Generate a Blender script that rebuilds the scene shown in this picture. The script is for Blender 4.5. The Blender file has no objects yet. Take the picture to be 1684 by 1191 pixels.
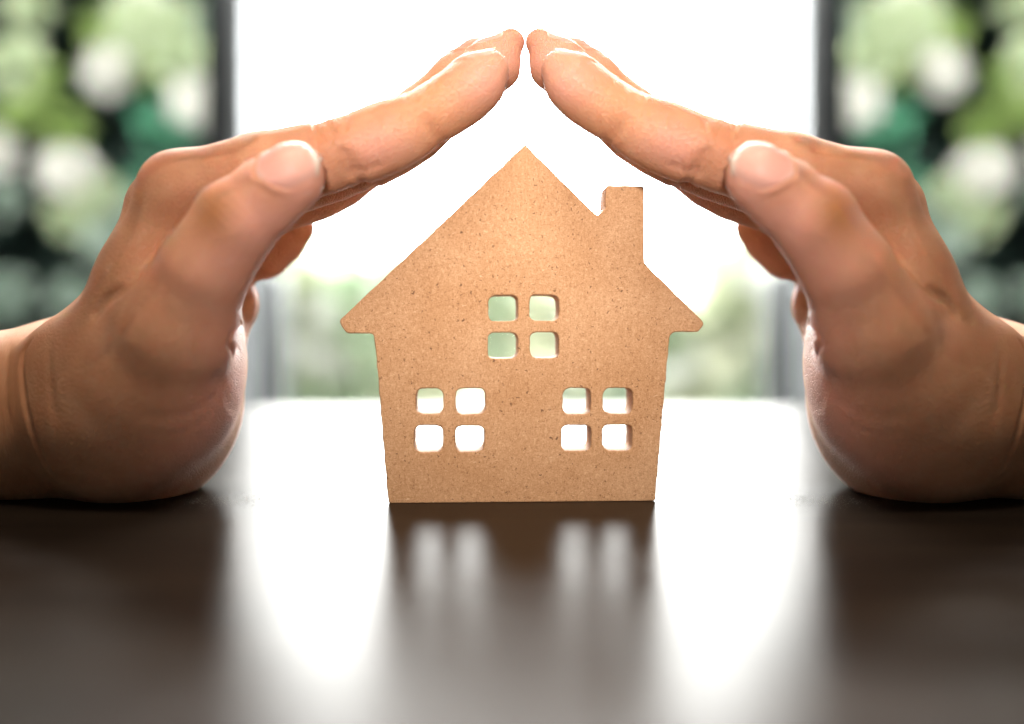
import bpy, bmesh, math, random
import numpy as np
from mathutils import Vector, Matrix
random.seed(7)
S = bpy.context.scene
MM = 0.001
D = 330.0          # camera to focus plane (mm)
PX = 0.18          # mm per photograph pixel in the focus plane
CX, HY = 863.5, 540.0
CAMZ = 51.5

# ------------------------------------------------------------------ camera
cam_d = bpy.data.cameras.new("camera")
cam = bpy.data.objects.new("camera", cam_d)
S.collection.objects.link(cam)
cam.location = (0, -D * MM, CAMZ * MM)
cam.rotation_euler = (math.radians(90), 0, 0)
cam_d.sensor_width = 36
cam_d.lens = 36 * D / (1684 * PX)
cam_d.shift_x = (842 - CX) / 1684
cam_d.shift_y = (HY - 595.5) / 1684
cam_d.clip_start = 0.02
cam_d.clip_end = 100
cam_d.dof.use_dof = True
cam_d.dof.focus_distance = (D + 1) * MM
cam_d.dof.aperture_fstop = 3.0
S.camera = cam
S.view_settings.view_transform = 'Standard'
S.view_settings.look = 'None'
S.view_settings.exposure = 0
S.cycles.use_denoising = True
S.cycles.sample_clamp_indirect = 6
S.cycles.max_bounces = 8

# ------------------------------------------------------------------ world and lamps
W = bpy.data.worlds.new("World")
S.world = W
W.use_nodes = True
W.node_tree.nodes['Background'].inputs[0].default_value = (0.72, 0.90, 1.0, 1)
W.node_tree.nodes['Background'].inputs[1].default_value = 0.13


def area(name, loc, target, size, power, color, spread=180):
    l = bpy.data.lights.new(name, 'AREA')
    l.shape = 'RECTANGLE'
    l.size, l.size_y = size
    l.energy = power
    l.color = color
    l.spread = math.radians(spread)
    o = bpy.data.objects.new(name, l)
    S.collection.objects.link(o)
    o.location = loc
    o.rotation_euler = (Vector(target) - Vector(loc)).to_track_quat('-Z', 'Y').to_euler()
    return o


area("house_key_lamp", (0.0, -0.75, 0.27), (0, 0, 0.090), (0.08, 0.06), 0.128, (1.0, 0.87, 0.79), 19)  # added lamp, narrowed to light the house and leave the wrists dark
area("overhead_fill_lamp", (0.0, -0.26, 0.62), (0, 0, 0.08), (0.22, 0.14), 1.05, (1.0, 0.86, 0.72), 120)  # added overhead lamp for the tops of thumbs and knuckles
area("wide_fill_lamp", (0.0, -0.55, 1.10), (0, 0, 0.06), (1.6, 0.5), 1.0, (1.0, 0.84, 0.66))  # added weak, wide fill from above and in front
area("back_rim_lamp", (0, 1.1, 1.10), (0, 0, 0.05), (1.5, 0.35), 56, (1.0, 0.98, 0.95))  # added back lamp for white rims on the hands, not a window
area("hedge_fill_lamp", (0, 0.95, 1.22), (0, 2.5, 0.15), (3.2, 0.3), 110, (1.0, 0.99, 0.94), 80)  # added lamp that brightens hedges and shrubs from the camera side


# ------------------------------------------------------------------ helpers
def P(px, py, d=0.0):
    """photograph pixel at depth d (mm behind the focus plane) -> mm"""
    k = (D + d) / D
    return np.array([(px - CX) * PX * k, d, CAMZ - (py - HY) * PX * k], dtype=np.float64)


def Rp(r, d=0.0):
    return r * PX * (D + d) / D


def nt(name):
    m = bpy.data.materials.new(name)
    m.use_nodes = True
    t = m.node_tree
    b = t.nodes['Principled BSDF']
    return m, t, b


def node(t, typ, **kw):
    n = t.nodes.new(typ)
    for k, v in kw.items():
        if k in n.inputs:
            n.inputs[k].default_value = v
        else:
            setattr(n, k, v)
    return n


def ramp(t, fac, stops):
    r = t.nodes.new('ShaderNodeValToRGB')
    while len(r.color_ramp.elements) < len(stops):
        r.color_ramp.elements.new(0.5)
    for e, (p, c) in zip(r.color_ramp.elements, stops):
        e.position = p
        e.color = (c[0], c[1], c[2], 1) if not isinstance(c, (int, float)) else (c, c, c, 1)
    t.links.new(fac, r.inputs[0])
    return r


def mix(t, fac, a, b, mode='MIX'):
    m = t.nodes.new('ShaderNodeMix')
    m.data_type = 'RGBA'
    m.blend_type = mode
    for i, v in ((0, fac), (6, a), (7, b)):
        if hasattr(v, 'is_output'):
            t.links.new(v, m.inputs[i])
        elif isinstance(v, (int, float)):
            m.inputs[i].default_value = v
        else:
            m.inputs[i].default_value = (*v, 1)
    return m.outputs[2]


def coords(t, scale=(1, 1, 1), rot=(0, 0, 0)):
    tc = t.nodes.new('ShaderNodeTexCoord')
    mp = t.nodes.new('ShaderNodeMapping')
    mp.inputs['Scale'].default_value = scale
    mp.inputs['Rotation'].default_value = rot
    t.links.new(tc.outputs['Object'], mp.inputs[0])
    return mp.outputs[0]


def noise(t, vec, scale, detail=4, rough=0.6, dist=0.0):
    n = node(t, 'ShaderNodeTexNoise', Scale=scale, Detail=detail, Roughness=rough, Distortion=dist)
    t.links.new(vec, n.inputs['Vector'])
    return n.outputs[0]


def link(name, me, mat=None, parent=None, **props):
    o = bpy.data.objects.new(name, me)
    S.collection.objects.link(o)
    if mat is not None:
        me.materials.append(mat)
    o.parent = parent
    for k, v in props.items():
        o[k] = v
    return o


def mesh_from(name, verts, faces, smooth=True):
    me = bpy.data.meshes.new(name)
    verts = np.asarray(verts, dtype=np.float32)
    faces = np.asarray(faces, dtype=np.int32)
    n = faces.shape[1]
    me.vertices.add(len(verts))
    me.vertices.foreach_set('co', verts.ravel())
    me.loops.add(faces.size)
    me.loops.foreach_set('vertex_index', faces.ravel())
    me.polygons.add(len(faces))
    me.polygons.foreach_set('loop_start', np.arange(0, faces.size, n, dtype=np.int32))
    me.update(calc_edges=True)
    me.validate()
    if smooth:
        me.polygons.foreach_set('use_smooth', np.ones(len(me.polygons), dtype=bool))
    return me


# ------------------------------------------------------------------ materials
def mat_mdf():
    m, t, b = nt("pressed_wood_fibre")
    v = coords(t)
    va = coords(t, (1, 1, 1.8), (0, math.radians(35), 0))
    vb = coords(t, (2.0, 1, 1), (0, math.radians(-25), 0))
    fa = noise(t, va, 1100, 5, 0.8, 1.2)
    fb = noise(t, vb, 600, 6, 0.8, 1.5)
    fib = mix(t, 0.5, fa, fb)
    col = ramp(t, fib, [(0.38, (0.30, 0.155, 0.075)), (0.47, (0.455, 0.268, 0.138)), (0.54, (0.53, 0.325, 0.180)), (0.63, (0.66, 0.46, 0.285))]).outputs[0]
    big = ramp(t, noise(t, v, 45, 3, 0.5), [(0.35, (0.93, 0.86, 0.78)), (0.65, (1.06, 1.04, 1.03))]).outputs[0]
    col = mix(t, 1.0, col, big, 'MULTIPLY')
    # dark chips of bark: a few large, many small
    for scl, thr, seed, dark in ((420, 0.155, (0.31, 0, 0.7), (0.13, 0.06, 0.03)), (760, 0.20, (1.7, 0.2, 0.1), (0.20, 0.10, 0.045))):
        vo = node(t, 'ShaderNodeTexVoronoi', Scale=scl)
        mp = t.nodes.new('ShaderNodeMapping')
        mp.inputs['Location'].default_value = seed
        mp.inputs['Scale'].default_value = (1, 0.25, 1)
        wob = node(t, 'ShaderNodeTexNoise', Scale=900.0, Detail=2.0)
        t.links.new(v, wob.inputs['Vector'])
        tc = mix(t, 0.0022, v, wob.outputs['Color'], 'ADD')
        t.links.new(tc, mp.inputs[0])
        t.links.new(mp.outputs[0], vo.inputs['Vector'])
        d = ramp(t, vo.outputs['Distance'], [(thr * 0.6, 1.0), (thr, 0.0)]).outputs[0]
        sel = node(t, 'ShaderNodeSeparateColor')
        t.links.new(vo.outputs['Color'], sel.inputs[0])
        pick = ramp(t, sel.outputs[0], [(0.50, 0.0), (0.54, 1.0)]).outputs[0]
        fac = mix(t, 1.0, d, pick, 'MULTIPLY')
        fac = mix(t, 1.0, fac, (0.85, 0.85, 0.85), 'MULTIPLY')
        col = mix(t, fac, col, dark)
    # pale loose fibres
    vw = coords(t, (1, 1, 7), (0, math.radians(62), 0))
    lw = ramp(t, noise(t, vw, 260, 3, 0.5, 1.5), [(0.70, 0.0), (0.76, 0.7)]).outputs[0]
    col = mix(t, lw, col, (0.86, 0.66, 0.45))
    t.links.new(col, b.inputs['Base Color'])
    b.inputs['Roughness'].default_value = 0.75
    b.inputs['Specular IOR Level'].default_value = 0.25
    bp = node(t, 'ShaderNodeBump', Strength=0.35, Distance=0.00012)
    t.links.new(fib, bp.inputs['Height'])
    t.links.new(bp.outputs[0], b.inputs['Normal'])
    return m


def mat_skin():
    m, t, b = nt("skin")
    v = coords(t)
    base = ramp(t, noise(t, v, 55, 4, 0.55), [(0.30, (0.53, 0.240, 0.115)), (0.5, (0.64, 0.315, 0.165)), (0.72, (0.72, 0.39, 0.23))]).outputs[0]
    blot = ramp(t, noise(t, v, 130, 3, 0.6), [(0.42, 0.0), (0.66, 0.45)]).outputs[0]
    base = mix(t, blot, base, (0.66, 0.26, 0.13))
    at = t.nodes.new('ShaderNodeAttribute')
    at.attribute_name = 'flush'
    base = mix(t, at.outputs['Fac'], base, (0.78, 0.38, 0.28))
    at2 = t.nodes.new('ShaderNodeAttribute')
    at2.attribute_name = 'tan'
    base = mix(t, at2.outputs['Fac'], base, (0.42, 0.17, 0.06))
    t.links.new(base, b.inputs['Base Color'])
    b.inputs['Subsurface Weight'].default_value = 0.36
    b.inputs['Subsurface Radius'].default_value = (1.0, 0.35, 0.16)
    b.inputs['Subsurface Scale'].default_value = 0.0022
    b.inputs['Roughness'].default_value = 0.56
    b.inputs['Specular IOR Level'].default_value = 0.42
    # fine lines: small polygons everywhere, transverse creases on the forearm
    vo = node(t, 'ShaderNodeTexVoronoi', feature='DISTANCE_TO_EDGE', Scale=900.0)
    t.links.new(coords(t, (1.6, 1, 0.7)), vo.inputs['Vector'])
    h1 = ramp(t, vo.outputs['Distance'], [(0.0, 0.0), (0.12, 1.0)]).outputs[0]
    h2 = noise(t, coords(t, (6, 1, 0.9), (0, math.radians(6), 0)), 330, 3, 0.6, 0.7)
    sx = t.nodes.new('ShaderNodeSeparateXYZ')
    t.links.new(coords(t), sx.inputs[0])
    arm = t.nodes.new('ShaderNodeMapRange')
    for i, q in ((1, -0.128), (2, -0.145), (3, 0.0), (4, 1.0)):
        arm.inputs[i].default_value = q
    t.links.new(sx.outputs[0], arm.inputs[0])
    h = mix(t, arm.outputs[0], h1, h2)
    bp = node(t, 'ShaderNodeBump', Strength=0.7, Distance=0.0003)
    t.links.new(h, bp.inputs['Height'])
    bp2 = node(t, 'ShaderNodeBump', Strength=0.12, Distance=0.0007)
    t.links.new(noise(t, v, 170, 4, 0.6), bp2.inputs['Height'])
    t.links.new(bp.outputs[0], bp2.inputs['Normal'])
    t.links.new(bp2.outputs[0], b.inputs['Normal'])
    return m


def mat_nail():
    m, t, b = nt("nail")
    at = t.nodes.new('ShaderNodeAttribute')
    at.attribute_name = 'tip'
    c = ramp(t, at.outputs['Fac'], [(0.0, (0.74, 0.50, 0.42)), (0.18, (0.70, 0.34, 0.27)), (0.90, (0.76, 0.41, 0.33)), (0.97, (0.84, 0.68, 0.58))]).outputs[0]
    t.links.new(c, b.inputs['Base Color'])
    b.inputs['Subsurface Weight'].default_value = 0.3
    b.inputs['Subsurface Radius'].default_value = (1, 0.4, 0.3)
    b.inputs['Subsurface Scale'].default_value = 0.002
    b.inputs['Roughness'].default_value = 0.5
    b.inputs['Specular IOR Level'].default_value = 0.35
    return m


def mat_table():
    m, t, b = nt("black_lacquered_wood")
    g = noise(t, coords(t, (1, 12, 1)), 9, 5, 0.6, 0.5)
    c = ramp(t, g, [(0.3, (0.014, 0.011, 0.009)), (0.7, (0.032, 0.023, 0.016))]).outputs[0]
    t.links.new(c, b.inputs['Base Color'])
    b.inputs['Specular IOR Level'].default_value = 0.0
    b.inputs['Roughness'].default_value = 0.9
    gl = t.nodes.new('ShaderNodeBsdfGlossy')
    gl.distribution = 'BECKMANN'
    gl.inputs['Color'].default_value = (0.27, 0.262, 0.252, 1)
    r = ramp(t, noise(t, coords(t), 30, 4, 0.6), [(0.3, 0.285), (0.7, 0.325)]).outputs[0]
    t.links.new(r, gl.inputs['Roughness'])
    fr = node(t, 'ShaderNodeFresnel', IOR=1.5)
    ms = t.nodes.new('ShaderNodeMixShader')
    t.links.new(fr.outputs[0], ms.inputs[0])
    t.links.new(b.outputs[0], ms.inputs[1])
    t.links.new(gl.outputs[0], ms.inputs[2])
    t.links.new(ms.outputs[0], t.nodes['Material Output'].inputs[0])
    bp = node(t, 'ShaderNodeBump', Strength=0.12, Distance=0.0003)
    t.links.new(noise(t, coords(t, (1, 2, 1)), 900, 3, 0.6), bp.inputs['Height'])
    t.links.new(bp.outputs[0], b.inputs['Normal'])
    t.links.new(bp.outputs[0], gl.inputs['Normal'])
    return m


def mat_leaf(name, c1, c2, trans=0.15, rough=0.5):
    m, t, b = nt(name)
    c = ramp(t, noise(t, coords(t), 14, 3, 0.6), [(0.3, c1), (0.7, c2)]).outputs[0]
    t.links.new(c, b.inputs['Base Color'])
    b.inputs['Roughness'].default_value = rough
    b.inputs['Specular IOR Level'].default_value = 0.12
    tr = t.nodes.new('ShaderNodeBsdfTranslucent')
    t.links.new(c, tr.inputs[0])
    ms = t.nodes.new('ShaderNodeMixShader')
    ms.inputs[0].default_value = trans
    t.links.new(b.outputs[0], ms.inputs[1])
    t.links.new(tr.outputs[0], ms.inputs[2])
    t.links.new(ms.outputs[0], t.nodes['Material Output'].inputs[0])
    return m


def mat_plain(name, c, rough=0.6):
    m, t, b = nt(name)
    n = noise(t, coords(t), 20, 4, 0.6)
    k = ramp(t, n, [(0.3, tuple(x * 0.88 for x in c)), (0.7, c)]).outputs[0]
    t.links.new(k, b.inputs['Base Color'])
    b.inputs['Roughness'].default_value = rough
    return m


MDF, SKIN, NAIL, TABLE = mat_mdf(), mat_skin(), mat_nail(), mat_table()

# ------------------------------------------------------------------ sky, ground, table
SKYM = bpy.data.materials.new("bright_overcast_sky")
SKYM.use_nodes = True
_t = SKYM.node_tree
_t.nodes.remove(_t.nodes['Principled BSDF'])
_e = _t.nodes.new('ShaderNodeEmission')
_e.inputs[0].default_value = (0.97, 1.0, 1.0, 1)
_e.inputs[1].default_value = 30.0
_t.links.new(_e.outputs[0], _t.nodes['Material Output'].inputs[0])


def quarter_dome(r, n=32, k=10):
    vs, fs = [], []
    for j in range(k + 1):
        e = math.radians(-8 + 55 * j / k)
        for i in range(n + 1):
            a = math.radians(-47 + 94 * i / n)
            vs.append((r * math.sin(a) * math.cos(e), r * math.cos(a) * math.cos(e), r * math.sin(e)))
    for j in range(k):
        for i in range(n):
            a = j * (n + 1) + i
            fs.append((a, a + n + 1, a + n + 2, a + 1))
    return vs, fs


vs, fs = quarter_dome(12)
link("sky", mesh_from("sky", vs, fs), SKYM, kind="structure")


def box_bm(bm, x0, x1, y0, y1, z0, z1):
    v = [bm.verts.new((x, y, z)) for z in (z0, z1) for y in (y0, y1) for x in (x0, x1)]
    for f in ((0, 2, 3, 1), (4, 5, 7, 6), (0, 1, 5, 4), (1, 3, 7, 5), (3, 2, 6, 7), (2, 0, 4, 6)):
        bm.faces.new([v[i] for i in f])


def box(name, b, mat, parent=None, bevel=0.0, **props):
    bm = bmesh.new()
    box_bm(bm, *b)
    if bevel:
        bmesh.ops.bevel(bm, geom=bm.edges[:], offset=bevel, segments=3, affect='EDGES', profile=0.5)
    me = bpy.data.meshes.new(name)
    bm.to_mesh(me)
    bm.free()
    return link(name, me, mat, parent, **props)


GROUND = mat_plain("grey_paving", (0.30, 0.30, 0.28), 0.8)
g = link("ground", mesh_from("ground", [(-14, -3, -0.75), (14, -3, -0.75), (14, 13, -0.75), (-14, 13, -0.75)], [(0, 1, 2, 3)], False), GROUND, kind="structure")

box("tabletop", (-0.75, 0.75, -0.42, 0.41, -0.03, 0.0), TABLE, bevel=0.003,
    label="glossy black wooden tabletop carrying the cut-out house and both hands", category="table")

CEIL = mat_plain("sky_block_dark_wood", (0.10, 0.075, 0.055), 0.7)
box("sky_blocking_ceiling", (-3.0, 3.0, -2.0, 1.75, 1.35, 1.45), CEIL, kind="structure")  # unseen slab, added to keep the high sky off hands and table

# dust lying on the lacquer between the palms and the house
DUST = mat_plain("pale_dust", (0.30, 0.28, 0.25), 0.9)
for sx_, side in ((1, "left"), (-1, "right")):
    vs, fs = [], []
    rd = random.Random(11)
    for _ in range(700):
        x = -0.087 + rd.gauss(0, 0.010)
        y = 0.004 + rd.gauss(0, 0.007)
        q = rd.uniform(0.00004, 0.00016)
        b0 = len(vs)
        for (dx, dy, dz) in ((-1, -.6, .1), (1, -.4, .1), (0, 1, .1), (rd.uniform(-.3, .3), 0, 1.1)):
            vs.append((sx_ * (x + dx * q), y + dy * q, dz * q))
        fs += [(b0, b0 + 1, b0 + 3), (b0 + 1, b0 + 2, b0 + 3), (b0 + 2, b0, b0 + 3)]
    link("dust", mesh_from("dust", vs, fs, False), DUST, kind="stuff", category="dust",
         label="scatter of fine pale dust on the black table beside the palm at " + side)

# ------------------------------------------------------------------ the cut-out house
YAW = math.radians(3.3)
THICK = 14.0


def onboard(px, py):
    q = (px - CX) * PX / D
    u = q * D / (math.cos(YAW) - q * math.sin(YAW))
    return u, CAMZ - (py - HY) * PX * (D + u * math.sin(YAW)) / D


# corner x, y in photograph pixels, corner radius in mm
outline = [(863.5, 237.5, 0.5), (982, 355, 1.0), (996, 343, 1.6), (996, 305, 1.0), (1059.5, 305.5, 1.3),
           (1059.5, 432, 1.5), (1160, 532, 3.2), (1148, 546, 1.2), (1102.5, 546, 2.0), (1098, 590, 8),
           (1077.5, 826, 1.0), (638.5, 827.5, 1.0), (621, 612, 20), (615, 548.5, 2.0), (570, 548.5, 2.0), (556, 529, 2.4)]


def rounded(pts, seg=7, closed=True):
    out = []
    n = len(pts)
    for i in range(n):
        p0, p1, p2 = (Vector(pts[(i + k - 1) % n][:2]) for k in range(3))
        r = pts[i][2]
        d0, d1 = (p0 - p1), (p2 - p1)
        l0, l1 = d0.length, d1.length
        d0.normalize()
        d1.normalize()
        ang = d0.angle(d1)
        tl = min(r / max(math.tan(ang / 2), 1e-3), 0.45 * min(l0, l1))
        a, c = p1 + d0 * tl, p1 + d1 * tl
        for k in range(seg + 1):
            s = k / seg
            out.append(((1 - s) ** 2) * a + 2 * s * (1 - s) * p1 + s * s * c)
    return out


def wobble(pts, amp, f, ph):
    res = []
    for p in pts:
        res.append(Vector((p.x + amp * math.sin(p.y * f + ph), p.y + amp * math.sin(p.x * f * 1.3 + ph))))
    return res


def densify(pts, step):
    out = []
    for i, p in enumerate(pts):
        q = pts[(i + 1) % len(pts)]
        n = max(1, int((q - p).length / step))
        for k in range(n):
            out.append(p.lerp(q, k / n))
    return out


pts = []
for (x, y, r) in outline:
    u, z = onboard(x, y)
    if y > 820:
        z = 0.0
    pts.append((u, z, r))
contour = densify(rounded(pts), 1.5)
contour = [Vector((p.x + 0.09 * math.sin(p.y * 0.9) + 0.05 * math.sin(p.y * 2.3), p.y if p.y < 1 else p.y + 0.06 * math.sin(p.x * 1.1))) for p in contour]

wins = [(803.5, 852.5, 485.5, 528), (871.5, 920, 485.5, 528), (803, 851.5, 546.5, 589.5), (871.5, 919, 546.5, 589.5),
        (683.5, 729.5, 638.6, 681), (749, 798, 638.6, 681.5), (681.5, 729, 700, 743.3), (749, 796.5, 700, 743.3),
        (926, 972.5, 638.3, 681), (991.5, 1040.5, 638.3, 681), (924, 972.5, 699, 741), (991.5, 1040, 699, 741.5)]
loops = [contour]
for i, (x0, x1, y0, y1) in enumerate(wins):
    c = []
    for (x, y) in ((x0, y0), (x1, y0), (x1, y1), (x0, y1)):
        u, z = onboard(x, y)
        c.append((u + random.uniform(-.15, .15), z + random.uniform(-.15, .15), random.uniform(1.9, 2.7)))
    loops.append(wobble(densify(rounded(c, 8), 0.9), 0.05, 2.1, i))

cu = bpy.data.curves.new("board_curve", 'CURVE')
cu.dimensions = '2D'
cu.fill_mode = 'BOTH'
BEV = 0.45
for lp in loops:
    sp = cu.splines.new('POLY')
    sp.points.add(len(lp) - 1)
    for p_, q_ in zip(sp.points, lp):
        p_.co = (q_.x, q_.y, 0, 1)
    sp.use_cyclic_u = True
cu.extrude = THICK / 2 - BEV
cu.bevel_depth = BEV
cu.bevel_resolution = 3
cu.offset = -BEV
co = bpy.data.objects.new("board_curve", cu)
S.collection.objects.link(co)
bpy.context.view_layer.update()
me = bpy.data.meshes.new_from_object(co.evaluated_get(bpy.context.evaluated_depsgraph_get()))
bpy.data.objects.remove(co)
bpy.data.curves.remove(cu)
bm = bmesh.new()
bm.from_mesh(me)
bmesh.ops.remove_doubles(bm, verts=bm.verts, dist=0.002)
# curve lies in x,y with thickness in z -> stand it up: (u, -z.., v), front face at y = 0
bmesh.ops.transform(bm, verts=bm.verts, matrix=Matrix.Rotation(math.radians(90), 4, 'X'))
bmesh.ops.translate(bm, verts=bm.verts, vec=(0, THICK / 2, 0))
bmesh.ops.scale(bm, verts=bm.verts, vec=(MM, MM, MM))
u_e, z_e = onboard(700, 549)
u_c, z_c = onboard(996, 349)
bmesh.ops.recalc_face_normals(bm, faces=bm.faces)
for (co_, no_) in (((0, 0, z_e * MM), (0, 0, 1)),):
    bmesh.ops.bisect_plane(bm, geom=bm.verts[:] + bm.edges[:] + bm.faces[:], plane_co=co_, plane_no=no_, dist=1e-7)
# chimney foot: cut along the roof slope
ua, za = onboard(982, 356)
ub, zb = onboard(1060, 432)
nrm = Vector((-(zb - za), 0, (ub - ua))).normalized()
if nrm.z < 0:
    nrm = -nrm
bmesh.ops.bisect_plane(bm, geom=bm.verts[:] + bm.edges[:] + [f for f in bm.faces], plane_co=(ua * MM, 0, za * MM), plane_no=nrm, dist=1e-7)


def region(f):
    c = f.calc_center_median()
    if c.z < z_e * MM:
        return 0
    if (c - Vector((ua * MM, 0, za * MM))).dot(nrm) > 0 and c.x > (ua - 0.5) * MM:
        return 2
    return 1


for f in bm.faces:
    f.material_index = region(f)
    f.smooth = abs(f.normal.y) < 0.999
house = bpy.data.objects.new("toy_house", None)
S.collection.objects.link(house)
house.location = (0, 0, 0.0)
house.rotation_euler = (0, 0, YAW)
house["label"] = "small brown house cut from pressed wood board standing under the joined fingertips"
house["category"] = "toy house"
prev = house
parts = {}
for idx, nm in ((0, "wall"), (1, "roof"), (2, "chimney")):
    b2 = bm.copy()
    bmesh.ops.delete(b2, geom=[f for f in b2.faces if f.material_index != idx], context='FACES')
    for f in b2.faces:
        f.material_index = 0
    m2 = bpy.data.meshes.new(nm)
    b2.to_mesh(m2)
    b2.free()
    parts[nm] = link(nm, m2, MDF, parts["roof"] if nm == "chimney" else house)
bm.free()

# ------------------------------------------------------------------ signed-distance hands
OPS = []


def seg_dist(X, Y, Z, a, b):
    ba = b - a
    l2 = float(ba @ ba) + 1e-9
    x, y, z = X - np.float32(a[0]), Y - np.float32(a[1]), Z - np.float32(a[2])
    t = np.clip((x * np.float32(ba[0]) + y * np.float32(ba[1]) + z * np.float32(ba[2])) / np.float32(l2), 0, 1)
    x = x - t * np.float32(ba[0])
    y = y - t * np.float32(ba[1])
    z = z - t * np.float32(ba[2])
    return np.sqrt(x * x + y * y + z * z), t


def cap(p, q, k=3.0, ysc=1.0, sub=False):
    """tapered capsule between two (px, py, depth, radius px)"""
    a, b = P(*p[:3]), P(*q[:3])
    ra, rb = Rp(p[3], p[2]), Rp(q[3], q[2])
    r = max(ra, rb) * max(1, ysc)
    pad = r + k + 8
    lo, hi = np.minimum(a, b) - pad, np.maximum(a, b) + pad

    def f(X, Y, Z):
        if ysc != 1.0:
            ym = (a[1] + b[1]) / 2
            Y = ym + (Y - ym) / np.float32(ysc)
            a2, b2 = a.copy(), b.copy()
            a2[1] = ym + (a[1] - ym) / ysc
            b2[1] = ym + (b[1] - ym) / ysc
            d, t = seg_dist(X, Y, Z, a2, b2)
        else:
            d, t = seg_dist(X, Y, Z, a, b)
        t = t * t * (3 - 2 * t) * 0.5 + t * 0.5
        return d - (np.float32(ra) + t * np.float32(rb - ra))
    OPS.append(('U', f, k, lo, hi))


def ell(c, rad, k=4.0):
    """ellipsoid at (px, py, depth) with radii px, mm depth, px"""
    a = P(*c)
    R = np.array([Rp(rad[0], c[2]), rad[1], Rp(rad[2], c[2])])
    pad = R + k + 14

    def f(X, Y, Z):
        x, y, z = (X - np.float32(a[0])) / np.float32(R[0]), (Y - np.float32(a[1])) / np.float32(R[1]), (Z - np.float32(a[2])) / np.float32(R[2])
        k0 = np.sqrt(x * x + y * y + z * z)
        k1 = np.sqrt((x / np.float32(R[0])) ** 2 + (y / np.float32(R[1])) ** 2 + (z / np.float32(R[2])) ** 2) + np.float32(1e-6)
        return k0 * (k0 - 1) / k1
    OPS.append(('U', f, k, a - pad, a + pad))


def crease(points, amp, w):
    """groove (amp > 0) or ridge (amp < 0) along a polyline of mm points"""
    pts_ = [np.asarray(p_, dtype=np.float64) for p_ in points]
    lo = np.min(pts_, axis=0) - 3.2 * w
    hi = np.max(pts_, axis=0) + 3.2 * w

    def f(X, Y, Z):
        m = None
        n = len(pts_) - 1
        for i in range(n):
            d, t = seg_dist(X, Y, Z, pts_[i], pts_[i + 1])
            fade = 1.0
            g = (i + t) / n
            fade = np.clip(np.minimum(g, 1 - g) * 5 + 0.15, 0, 1)
            e = np.exp(-(d / w) ** 2) * fade
            m = e if m is None else np.maximum(m, e)
        return m * np.float32(amp)
    OPS.append(('C', f, 0, lo, hi))


def smin(a, b, k):
    h = np.maximum(k - np.abs(a - b), 0) / k
    return np.minimum(a, b) - h * h * k * 0.25


def field_at(pts_, ops=None):
    X, Y, Z = (np.float32(pts_[:, i]) for i in range(3))
    out = np.full(len(X), 50, dtype=np.float32)
    for (typ, f, k, lo, hi) in (ops or OPS):
        if typ == 'U':
            out = smin(out, f(X, Y, Z), k)
        else:
            out = out + f(X, Y, Z)
    return out


def field_grid(lo, hi, h):
    n = np.ceil((hi - lo) / h).astype(int) + 1
    ax = [np.float32(lo[i]) + np.arange(n[i], dtype=np.float32) * np.float32(h) for i in range(3)]
    vol = np.full(n, 50, dtype=np.float32)
    for (typ, f, k, l, u) in OPS:
        s = []
        for i in range(3):
            a = max(0, int(math.floor((l[i] - lo[i]) / h)))
            b = min(n[i], int(math.ceil((u[i] - lo[i]) / h)) + 1)
            s.append(slice(a, max(a, b)))
        if any(q.stop <= q.start for q in s):
            continue
        s = tuple(s)
        X, Y, Z = ax[0][s[0], None, None], ax[1][None, s[1], None], ax[2][None, None, s[2]]
        if typ == 'U':
            vol[s] = smin(vol[s], f(X, Y, Z), k)
        else:
            vol[s] += f(X, Y, Z)
    return vol


def surface_net(vol, lo, h):
    nx, ny, nz = vol.shape
    ins = vol < 0
    c = ins[:-1, :-1, :-1].astype(np.int8)
    tot = np.zeros((nx - 1, ny - 1, nz - 1), dtype=np.int8)
    for i in (0, 1):
        for j in (0, 1):
            for k in (0, 1):
                tot += ins[i:nx - 1 + i, j:ny - 1 + j, k:nz - 1 + k]
    act = (tot > 0) & (tot < 8)
    I, J, K = np.nonzero(act)
    corners = {}
    for i in (0, 1):
        for j in (0, 1):
            for k in (0, 1):
                corners[(i, j, k)] = vol[I + i, J + j, K + k].astype(np.float64)
    acc = np.zeros((len(I), 3))
    cnt = np.zeros(len(I))
    for a in corners:
        for ax_ in range(3):
            if a[ax_] == 0:
                b = list(a)
                b[ax_] = 1
                b = tuple(b)
                va, vb = corners[a], corners[b]
                m = (va < 0) != (vb < 0)
                t = np.where(m, va / np.where(m, va - vb, 1), 0)
                for q in range(3):
                    acc[:, q] += np.where(m, (t if q == ax_ else a[q]), 0)
                cnt += m
    pos = acc / cnt[:, None] + np.stack([I, J, K], 1)
    pos = pos * h + lo
    idx = np.full(act.shape, -1, dtype=np.int32)
    idx[I, J, K] = np.arange(len(I), dtype=np.int32)
    quads = []
    for ax_ in range(3):
        sl0, sl1 = [slice(None)] * 3, [slice(None)] * 3
        sl0[ax_], sl1[ax_] = slice(0, -1), slice(1, None)
        a, b = ins[tuple(sl0)], ins[tuple(sl1)]
        ed = a != b
        o1, o2 = [(1, 2), (2, 0), (0, 1)][ax_]
        sh = list(ed.shape)
        E = np.stack(np.nonzero(ed), 1)
        ok = (E[:, o1] > 0) & (E[:, o2] > 0) & (E[:, o1] < vol.shape[o1] - 1) & (E[:, o2] < vol.shape[o2] - 1)
        E = E[ok]
        fl = a[tuple(E.T)]
        u, v = np.zeros(3, int), np.zeros(3, int)
        u[o1], v[o2] = 1, 1
        q = np.stack([idx[tuple((E - u - v).T)], idx[tuple((E - v).T)], idx[tuple(E.T)], idx[tuple((E - u).T)]], 1)
        q[~fl] = q[~fl][:, ::-1]
        quads.append(q)
    return pos, np.concatenate(quads)


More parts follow.
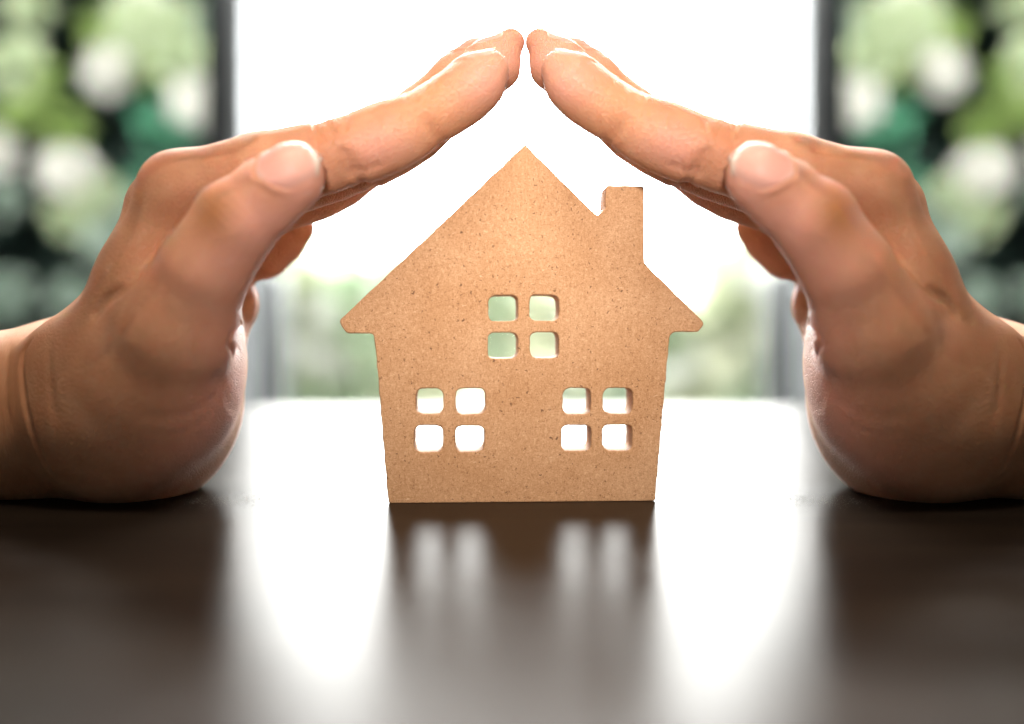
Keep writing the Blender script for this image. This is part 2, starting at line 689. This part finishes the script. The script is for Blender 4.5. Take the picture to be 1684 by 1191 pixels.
def chain(ps, k=3.0, ysc=1.0, kk=None):
    for i in range(len(ps) - 1):
        cap(ps[i], ps[i + 1], k if i == 0 or kk is None else kk, ysc)


#HANDDEF
# forearm and wrist
cap((-320, 676, 12, 150), (30, 684, 12, 136), 5)
cap((-320, 676, 34, 150), (40, 686, 34, 134), 5)
# carpus and heel of the palm
cap((-320, 733, 15, 86), (225, 733, 15, 84), 6)
cap((90, 662, 12, 118), (190, 660, 4, 136), 4)
cap((112, 600, 0, 76), (150, 640, 4, 100), 4)
cap((120, 640, 30, 120), (240, 690, 30, 128), 10)
cap((190, 690, 2, 118), (254, 636, 8, 130), 14)
ell((252, 640, 28), (128, 20, 140), 16)
ell((225, 700, 20), (98, 22, 104), 16)
# back of the hand: metacarpals of index, middle, ring, little finger
chain([(185, 590, -4, 92), (234, 460, -10, 66), (292, 312, -12, 58)], 9, kk=8)
chain([(185, 590, 12, 90), (238, 455, 8, 66), (268, 350, 6, 60)], 9, kk=8)
chain([(190, 600, 30, 88), (252, 475, 26, 62), (290, 360, 23, 54)], 9, kk=8)
chain([(220, 620, 46, 80), (275, 500, 44, 60), (310, 395, 40, 50)], 9, kk=8)
# palm body between back and thumb
cap((300, 560, 14, 90), (330, 400, 10, 70), 12)
cap((320, 560, 34, 78), (362, 500, 36, 62), 8)
# index finger
chain([(292, 312, -12, 57), (430, 276, -14, 58), (562, 247, -14, 55), (632, 222, -14, 52), (700, 193, -13, 47), (760, 155, -12, 44), (793, 129, -12, 38)], 6, kk=2.2)
cap((470, 290, -14, 50), (535, 268, -14, 50), 3)
cap((605, 247, -14, 50), (665, 222, -14, 46), 4.5)
cap((740, 180, -12, 37), (780, 150, -12, 36), 4.5)
cap((790, 128, -12, 35), (814, 106, -12, 18), 5)
# middle finger
chain([(282, 332, 6, 58), (430, 290, 4, 58), (572, 258, 3, 56), (640, 228, 3, 52), (716, 183, 3, 48), (775, 138, 3, 44), (808, 110, 3, 40)], 6, kk=2.2)
cap((470, 305, 4, 52), (545, 280, 4, 52), 3)
cap((612, 255, 3, 50), (680, 219, 3, 47), 4.5)
cap((816, 103, 3, 41), (840, 70, 3, 23), 4)
# ring finger
chain([(290, 350, 23, 56), (430, 325, 21, 57), (552, 288, 20, 55), (620, 245, 19, 52), (690, 190, 18, 46), (750, 130, 17, 40), (785, 98, 17, 34)], 6, kk=2.2)
cap((450, 335, 21, 50), (520, 312, 20, 50), 3)
# little finger
chain([(310, 395, 40, 52), (380, 415, 38, 48), (432, 410, 36, 46), (462, 392, 35, 38), (486, 374, 34, 30)], 6, kk=3)
# thumb: thenar mass, metacarpal, phalanges
ell((272, 618, -8), (102, 20, 134), 16)
cap((258, 620, -10, 104), (290, 545, -20, 94), 6)
cap((290, 545, -20, 97), (334, 446, -28, 75), 3)
cap((334, 446, -28, 75), (388, 364, -31, 70), 1.6)
cap((388, 364, -31, 70), (436, 320, -32, 57), 1.6)
cap((436, 320, -32, 58), (482, 284, -33, 50), 1.6)
cap((440, 340, -32, 48), (478, 300, -33, 50), 2.5)
#HANDEND


def ring_arc(c, axis_to, n, r, a0, a1, wob=0.0, m=7):
    c = P(*c)
    ax_ = P(*axis_to) - c
    ax_ /= np.linalg.norm(ax_)
    n = np.array(n, float)
    n -= ax_ * (n @ ax_)
    n /= np.linalg.norm(n)
    l = np.cross(ax_, n)
    out = []
    for i in range(m):
        a = math.radians(a0 + (a1 - a0) * i / (m - 1))
        out.append(c + (n * math.cos(a) + l * math.sin(a)) * r + ax_ * wob * math.sin(i * 2.1 + wob * 9))
    return out


# knuckle wrinkles over the finger joints, on the back of index and middle finger
for (cx, cy, dd, r, ox, oy) in ((562, 247, -14, 57, 50, -17), (700, 193, -13, 49, 50, -25), (572, 258, 3, 58, 50, -20), (716, 183, 3, 50, 50, -30)):
    big_ = r > 52
    for j in range(-3, 4) if big_ else range(-2, 3):
        s = j * (0.17 if big_ else 0.14)
        crease(ring_arc((cx + ox * s, cy + oy * s, dd), (cx + ox * (s + 1), cy + oy * (s + 1), dd), (-0.35, 0, 1), Rp(r, dd), -75 + 6 * j, 70 - 5 * j, 0.5 * (1 if j % 2 else -1)),
               1.15 if big_ else 0.6, 0.7)
# flexion creases on the palm side
for (cx, cy, dd, r, ox, oy) in ((575, 250, -14, 58, 50, -20), (704, 197, -13, 50, 50, -30), (588, 258, 3, 60, 50, -25), (725, 185, 3, 50, 50, -30)):
    for s, a in ((-0.06, 1.0), (0.1, 0.6)):
        crease(ring_arc((cx + ox * s, cy + oy * s, dd), (cx + ox * (s + 1), cy + oy * (s + 1), dd), (0.45, 0, -1), Rp(r, dd), -80, 80, 0.25), a, 0.9)


def proj(px_, py_):
    """first surface point met from the camera through a photograph pixel"""
    o = np.array([0, -D, CAMZ])
    d = P(px_, py_, 0) - o
    d /= np.linalg.norm(d)
    t_ = 230.0
    for _ in range(120):
        q = o + d * t_
        f = float(field_at(q[None, :])[0])
        if f < 0.05 or t_ > 420:
            break
        t_ += max(0.05, f * 0.8)
    return o + d * t_


def pc(pts_, amp, w, n=0):
    q = [np.array(p_, float) for p_ in pts_]
    crease([proj(*p_) for p_ in q], amp, w)


# skin folds over the thumb joint
for (ox, oy, a_) in ((-22, 16, .25), (-12, 8, .4), (-2, 0, .5), (9, -8, .4), (20, -17, .25)):
    pc([(332 + ox, 330 + oy), (348 + ox, 340 + oy), (366 + ox, 356 + oy), (388 + ox, 378 + oy)], a_ * 0.6, 0.9)
# fold between thumb and the back of the hand
FOLD = [(322, 322), (296, 357), (276, 382), (258, 403), (243, 422), (228, 438), (211, 457), (197, 472), (183, 482), (170, 491), (160, 503), (153, 518), (148, 534)]
pc([(233, 445), (218, 461), (203, 475), (188, 485), (175, 493), (165, 504), (157, 517), (151, 533)], 2.3, 1.5)
# crease between wrist and forearm
pc([(50, 560), (38, 578), (34, 600), (36, 630), (40, 660), (47, 690), (56, 722), (68, 752), (80, 776)], 2.3, 0.85)
pc([(20, 560), (12, 600), (10, 650), (16, 700)], 0.3, 0.9)
pc([(84, 560), (80, 600), (84, 650), (96, 700)], 0.3, 1.6)
# palm lines near the bright edge and across the ball of the thumb
pc([(392, 508), (398, 530), (390, 548), (394, 575)], 1.2, 1.0)
pc([(384, 540), (376, 566), (384, 590)], 0.7, 0.9)
pc([(356, 612), (360, 640), (352, 668)], 0.4, 2.2)
pc([(228, 682), (265, 687), (300, 684), (335, 668), (362, 640)], 0.28, 1.8)
pc([(240, 712), (280, 716), (320, 704), (345, 680)], 0.16, 1.4)
# tendon ridge on the back of the hand, hollow of the wrist
pc([(285, 290), (250, 345), (215, 410), (180, 460)], -0.5, 3.0)
# fold under index and middle joints
pc([(560, 240), (566, 258), (571, 276), (584, 292)], 0.7, 1.4)
pc([(572, 276), (600, 282), (630, 268)], 0.5, 1.6)
pc([(694, 186), (702, 204), (716, 222)], 0.4, 1.8)
pc([(536, 200), (545, 215), (549, 226)], 0.6, 1.0)
pc([(566, 192), (569, 206), (567, 216)], 0.5, 0.8)

NAILS = []


def nail_frame(c, ax_to, n, hl, hw):
    c0 = P(*c)
    a = P(*ax_to) - c0
    a /= np.linalg.norm(a)
    n = np.array(n, float)
    n -= a * (n @ a)
    n /= np.linalg.norm(n)
    l = np.cross(a, n)
    return c0, a, n, l, hl, hw


FR = [nail_frame((480, 281, -33), (528, 256, -33), (-0.20, -0.95, 0.14), 8.4, 8.0),
      nail_frame((795, 118, -12), (845, 96, -12), (-0.35, -0.15, 1), 5.6, 4.8),
      nail_frame((812, 90, 3), (860, 62, 3), (-0.45, -0.15, 1), 6.0, 5.0),
      nail_frame((782, 92, 17), (830, 55, 17), (-0.4, 0.0, 1), 5.5, 5.0)]


def march(org, n, steps=40):
    p = org.copy()
    for _ in range(steps):
        d = field_at(p)
        p -= n[None, :] * np.clip(d, -1.5, 1.5)[:, None] * 0.8
    return p


def superell(u, v):
    return u, v


for fr in FR:
    c0, a, n, l, hl, hw = fr
    NU, NV = 16, 15
    g_ = []
    tip_ = []
    for i in range(NU):
        u = -1 + 2 * i / (NU - 1)
        w = (1 - max(0, -u) ** 2.6 * 0.62) * (1 - max(0, u) ** 3 * 0.42)
        for j in range(NV):
            v = -1 + 2 * j / (NV - 1)
            uu = u * (1 - 0.22 * v * v) if u > 0 else u * (1 - 0.28 * v * v)
            g_.append(c0 + a * uu * hl + l * v * w * hw + n * 14)
            tip_.append((u + 1) / 2)
    g_ = np.array(g_)
    hit = march(g_, n)
    NAILS.append((fr, hit, np.array(tip_), NU, NV))
# raised fold of skin round each nail root, made after the nail was laid on the bare finger
for (fr, hit, tip_, NU, NV) in NAILS:
    H = hit.reshape(NU, NV, 3)
    n = fr[2]
    path = [H[i, 0] for i in range(NU // 2, 1, -2)] + [H[0, j] for j in range(1, NV - 1, 3)] + [H[i, NV - 1] for i in range(2, NU // 2, 2)]
    out_ = []
    cen = H.mean(axis=(0, 1))
    for p_ in path:
        r_ = p_ - cen
        out_.append(p_ + r_ / np.linalg.norm(r_) * 0.7)
    crease(out_, -0.7, 0.8)

LO, HI = np.array([-192., -44., -3.]), np.array([1.5, 70., 148.])
HS = 0.45
vol = field_grid(LO, HI, HS)
vp, vq = surface_net(vol, LO, HS)
vp[:, 2] = np.maximum(vp[:, 2], 0.05)


def gauss(pts_, c, r):
    d2 = ((pts_ - c) ** 2).sum(1)
    return np.exp(-d2 / (r * r))


flush = np.zeros(len(vp))
for (px_, py_, d_, r_, w_) in ((800, 130, -20, 9, .8), (640, 240, -24, 8, .55), (590, 245, -24, 7, .5), (830, 90, -4, 11, .8), (785, 100, 12, 9, .8), (490, 300, -38, 11, .9), (440, 370, -38, 13, .8), (360, 450, -38, 12, .45), (460, 420, 34, 12, .8), (600, 320, 15, 16, .6),
                               (380, 560, -18, 16, .7), (385, 660, -8, 16, .8), (330, 750, -8, 18, .7), (400, 480, -20, 12, .5), (250, 260, -15, 8, .25), (500, 350, 0, 30, .35)):
    flush += w_ * gauss(vp, P(px_, py_, d_), r_)
tan = np.zeros(len(vp))  # browner spots at joints, nail root, wrist and folds
for (px_, py_, d_, r_, w_) in ((360, 345, -40, 6, .7), (345, 370, -40, 6, .5), (448, 315, -38, 4.5, .8), (430, 300, -38, 4, .6), (560, 220, -22, 8, .3), (60, 650, -12, 24, .35), (572, 275, -26, 4, .8), (180, 470, -22, 14, .2)):
    tan += w_ * gauss(vp, P(px_, py_, d_), r_)
hand_me = mesh_from("hand", vp * MM, vq)
for nm, arr in (('flush', flush), ('tan', tan)):
    at = hand_me.attributes.new(nm, 'FLOAT', 'POINT')
    at.data.foreach_set('value', np.clip(arr, 0, 0.95).astype(np.float32))

nail_mes = []
for (fr, hit, tip_, NU, NV) in NAILS:
    n = fr[2]
    H = hit.reshape(NU, NV, 3)
    T = tip_.reshape(NU, NV)
    up = np.zeros((NU, NV))
    for i in range(NU):
        for j in range(NV):
            v = abs(-1 + 2 * j / (NV - 1))
            up[i, j] = 0.42 - 0.75 * max(0, v - 0.75) / 0.25 - (0.9 if i == 0 else 0.0) - 0.2 * (i == 1)
    top = H + n * up[..., None]
    # free edge runs slightly past the fingertip, straight on
    for i in (NU - 3, NU - 2, NU - 1):
        ext = top[NU - 4] + (top[NU - 4] - top[NU - 6]) * 0.5 * (i - NU + 4)
        wgt = 0.45
        top[i] = top[i] * (1 - wgt) + ext * wgt
    bot = top - n * 0.5
    V = np.concatenate([top.reshape(-1, 3), bot.reshape(-1, 3)])
    F = []
    N0 = NU * NV
    for i in range(NU - 1):
        for j in range(NV - 1):
            a_ = i * NV + j
            F.append((a_, a_ + NV, a_ + NV + 1, a_ + 1))
            F.append((N0 + a_, N0 + a_ + 1, N0 + a_ + NV + 1, N0 + a_ + NV))
    rim = [i * NV for i in range(NU)] + [(NU - 1) * NV + j for j in range(1, NV)] + [i * NV + NV - 1 for i in range(NU - 2, -1, -1)] + [j for j in range(NV - 2, 0, -1)]
    for q in range(len(rim)):
        a_, b_ = rim[q], rim[(q + 1) % len(rim)]
        F.append((a_, N0 + a_, N0 + b_, b_))
    m_ = mesh_from("fingernail", V * MM, F)
    at = m_.attributes.new('tip', 'FLOAT', 'POINT')
    at.data.foreach_set('value', np.concatenate([T.ravel(), T.ravel()]).astype(np.float32))
    bm = bmesh.new()
    bm.from_mesh(m_)
    bmesh.ops.recalc_face_normals(bm, faces=bm.faces)
    bm.to_mesh(m_)
    bm.free()
    nail_mes.append(m_)

hand_me.materials.append(SKIN)
for m_ in nail_mes:
    m_.materials.append(NAIL)
LEFT = None
for sx_, lab in ((1, "bare hand at left arched over the house with thumb in front of its fingers"),
                 (-1, "bare hand at right, beside the chimney, arched over the house from the right")):
    h_ = link("hand", hand_me)
    h_.scale = (sx_, 1, 1)
    h_["label"] = lab
    h_["category"] = "hand"
    h_["group"] = "hands sheltering the house"
    for i, m_ in enumerate(nail_mes):
        link("thumbnail" if i == 0 else "fingernail", m_, None, h_)

# ------------------------------------------------------------------ garden behind
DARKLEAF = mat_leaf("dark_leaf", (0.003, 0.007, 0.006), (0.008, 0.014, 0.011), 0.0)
LIME = mat_leaf("lime_leaf", (0.13, 0.20, 0.05), (0.24, 0.32, 0.11), 0.2)
PALE = mat_leaf("pale_leaf", (0.26, 0.32, 0.19), (0.44, 0.50, 0.34), 0.2)
WHITE = mat_leaf("white_petal", (0.50, 0.50, 0.46), (0.68, 0.68, 0.63), 0.2)
EMER = mat_leaf("emerald_leaf", (0.03, 0.12, 0.07), (0.08, 0.22, 0.14), 0.1)
SAGE = mat_leaf("sage_leaf", (0.16, 0.22, 0.18), (0.30, 0.36, 0.31), 0.2)


def leaf_cloud(name, c, rad, n, size, rng):
    """n bent leaves scattered through an ellipsoid (metres)"""
    vs_, fs_ = [], []
    for _ in range(n):
        while True:
            q = Vector((rng.uniform(-1, 1), rng.uniform(-1, 1), rng.uniform(-1, 1)))
            if 0.15 < q.length < 1:
                break
        p = Vector((c[0] + q.x * rad[0], c[1] + q.y * rad[1], c[2] + q.z * rad[2]))
        d = (q.normalized() + Vector((rng.uniform(-1, 1), rng.uniform(-1.6, 0.2), rng.uniform(-.6, 1)))).normalized()
        s = d.cross(Vector((rng.uniform(-1, 1), rng.uniform(-1, 1), rng.uniform(-1, 1)))).normalized()
        up = d.cross(s)
        L = size * rng.uniform(0.7, 1.3)
        w = L * 0.32
        b = len(vs_)
        for (f_, g2, h2) in ((0, 0, 0), (.45, -1, .12), (.5, 0, 0), (.45, 1, .12), (1, 0, -.15)):
            vs_.append(p + d * L * f_ + s * w * g2 + up * L * h2)
        fs_ += [(b, b + 1, b + 2), (b, b + 2, b + 3), (b + 1, b + 4, b + 2), (b + 2, b + 4, b + 3)]
    return mesh_from(name, vs_, fs_)


def at_px(px, py, Y):
    """photograph position at Y metres behind the house -> metres"""
    p = P(px, py, Y * 1000)
    return p * MM


HY_ = 2.2
kk = PX * MM * (D + HY_ * 1000) / D     # metres per pixel there
rng = random.Random(3)
blobs = [(180, 120, 42, 'W'), (318, 168, 44, 'W'), (30, 110, 46, 'P'), (112, 285, 50, 'W'), (230, 40, 56, 'P'), (292, 92, 40, 'P'),
         (-10, 250, 40, 'W'), (190, 400, 52, 'S'), (378, 60, 26, 'W'), (168, 52, 26, 'L'), (232, 110, 24, 'L'), (335, 40, 20, 'S'),
         (62, 178, 30, 'L'), (110, 215, 30, 'L'), (28, 190, 22, 'L'), (262, 218, 26, 'E'), (288, 232, 22, 'E'), (240, 300, 14, 'E'), (250, 190, 18, 'E'),
         (75, 130, 20, 'L'), (15, 330, 18, 'S'), (225, 340, 16, 'S'), (290, 30, 20, 'P'), (170, 320, 18, 'P'), (15, 490, 36, 'S'), (120, 490, 32, 'S'), (50, 15, 34, 'P'), (120, 360, 34, 'P'), (240, 10, 44, 'W')]
mats = {'W': WHITE, 'P': PALE, 'L': LIME, 'E': EMER, 'S': SAGE}
nms = {'W': 'blossom_glint_cluster', 'P': 'pale_leaf_cluster', 'L': 'lime_leaf_cluster', 'E': 'dark_green_leaf_cluster', 'S': 'silvery_leaf_cluster'}
pieces = []
x0, z0, x1, z1 = -2.6, -0.75, at_px(372, 0, HY_)[0], 2.4
cx_, cz_ = (x0 + x1) / 2, (z0 + z1) / 2
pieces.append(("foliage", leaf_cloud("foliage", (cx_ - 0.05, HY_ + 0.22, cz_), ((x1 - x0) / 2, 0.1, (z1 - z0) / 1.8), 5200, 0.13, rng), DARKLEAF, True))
for (px_, py_, r_, t_) in blobs:
    c = at_px(px_, py_, HY_ - rng.uniform(0, 0.08))
    R_ = r_ * kk * 0.76
    pieces.append((nms[t_], leaf_cloud(nms[t_], c, (R_, R_ * 0.6, R_ * rng.uniform(0.75, 1.15)), int(160 + r_ * 5.0), 0.022 if t_ == "W" else 0.028, rng), mats[t_], False))
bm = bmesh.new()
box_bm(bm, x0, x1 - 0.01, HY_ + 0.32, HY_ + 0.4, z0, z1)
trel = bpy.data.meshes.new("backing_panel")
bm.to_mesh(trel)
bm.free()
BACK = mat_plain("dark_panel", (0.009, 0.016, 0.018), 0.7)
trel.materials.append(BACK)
for m_ in pieces:
    m_[1].materials.append(m_[2])
for sx_, lab in ((1, "dark leafy hedge with white blossoms behind the hand at left"), (-1, "dark leafy hedge with white blossoms behind the hand at right")):
    e = bpy.data.objects.new("flowering_hedge", None)
    S.collection.objects.link(e)
    e.scale = (sx_, 1, 1)
    e["label"] = lab
    e["category"] = "hedge"
    e["group"] = "hedges beside the opening"
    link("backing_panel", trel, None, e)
    for (nm, m_, mt, st) in pieces:
        o = link(nm, m_, None, e)
        if st:
            o["kind"] = "stuff"

# pale posts of the opening, and dark posts standing lower beside them
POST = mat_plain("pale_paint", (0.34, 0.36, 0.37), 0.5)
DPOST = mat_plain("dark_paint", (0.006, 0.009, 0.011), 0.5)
PY_ = 1.15
px0, px1 = at_px(374, 0, PY_)[0], at_px(404, 0, PY_)[0]
fx0 = at_px(338, 0, PY_)[0]
dx0, dx1 = at_px(330, 0, 1.5)[0], at_px(452, 0, 1.5)[0]
ztop = at_px(0, 440, 1.5)[2]
for s_, side in ((1, "left"), (-1, "right")):
    post = bpy.data.objects.new("door_post", None)
    S.collection.objects.link(post)
    post["label"] = "tall dark upright with pale inner edge framing the bright opening at " + side
    post["category"] = "door post"
    post["group"] = "posts of the opening"
    a, b = sorted((px0 * s_, px1 * s_))
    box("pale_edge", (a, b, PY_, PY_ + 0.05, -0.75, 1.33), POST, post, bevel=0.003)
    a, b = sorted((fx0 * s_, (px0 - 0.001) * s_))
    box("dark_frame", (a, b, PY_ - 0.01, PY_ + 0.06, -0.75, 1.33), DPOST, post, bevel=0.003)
    a, b = sorted((dx0 * s_, dx1 * s_))
    box("planter_box", (a, b, 1.5, 1.62, -0.75, ztop), DPOST, bevel=0.01, label="dark blurred box beyond the table, beside the palm at " + side, category="planter", group="dark boxes beyond the table")

# far shrubs seen under the fingers, their leaf colours paled to carry the light's wash
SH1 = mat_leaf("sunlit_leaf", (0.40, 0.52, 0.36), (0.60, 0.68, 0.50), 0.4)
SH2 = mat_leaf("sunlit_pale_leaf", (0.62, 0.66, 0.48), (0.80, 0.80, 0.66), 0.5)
FY = 3.6
GLINT = mat_leaf("white_glint", (0.86, 0.86, 0.82), (0.92, 0.92, 0.88), 0.3)  # near-white colour for small clusters painted in as bright blurred highlights on the shrubs
kf = PX * MM * (D + FY * 1000) / D
shr = [(500, 560, 120, 160, 0, "green shrub low beyond the table, between palm and house at left"),
       (600, 590, 90, 120, 0, "green shrub just behind the left eave of the house"),
       (700, 560, 90, 130, 1, "pale shrub hidden behind the house, seen in its lower left windows"),
       (840, 560, 110, 110, 1, "pale shrub seen through the upper windows of the house"),
       (970, 590, 80, 100, 0, "green shrub seen through the lower right windows of the house"),
       (1110, 600, 90, 90, 1, "pale yellowish shrub beyond the right eave of the house"),
       (1240, 550, 75, 150, 0, "green shrub low beyond the table, between house and palm at right")]
for i, (x, y, rx, ry, t_, lab) in enumerate(shr):
    c = at_px(x, y, FY + 0.15 * (i % 2))
    e = bpy.data.objects.new("shrub", None)
    S.collection.objects.link(e)
    e["label"] = lab
    e["category"] = "shrub"
    e["group"] = "shrubs beyond the table"
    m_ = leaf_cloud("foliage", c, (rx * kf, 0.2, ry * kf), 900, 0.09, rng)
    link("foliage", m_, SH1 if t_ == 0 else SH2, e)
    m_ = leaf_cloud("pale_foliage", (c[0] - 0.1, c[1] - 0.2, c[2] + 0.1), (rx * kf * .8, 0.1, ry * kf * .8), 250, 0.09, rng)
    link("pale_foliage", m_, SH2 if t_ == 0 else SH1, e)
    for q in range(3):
        m_ = leaf_cloud("blossom_glint_cluster", (c[0] + rng.uniform(-.8, .8) * rx * kf, c[1] - 0.35, c[2] + rng.uniform(-.2, .9) * ry * kf), (0.035, 0.03, 0.035), 160, 0.02, rng)
        link("blossom_glint_cluster", m_, GLINT, e)
    bm = bmesh.new()
    bmesh.ops.create_cone(bm, cap_ends=True, segments=8, radius1=0.03, radius2=0.015, depth=0.9)
    bmesh.ops.translate(bm, verts=bm.verts, vec=(c[0], c[1], -0.3))
    st = bpy.data.meshes.new("stem")
    bm.to_mesh(st)
    bm.free()
    link("stem", st, DARKLEAF, e)
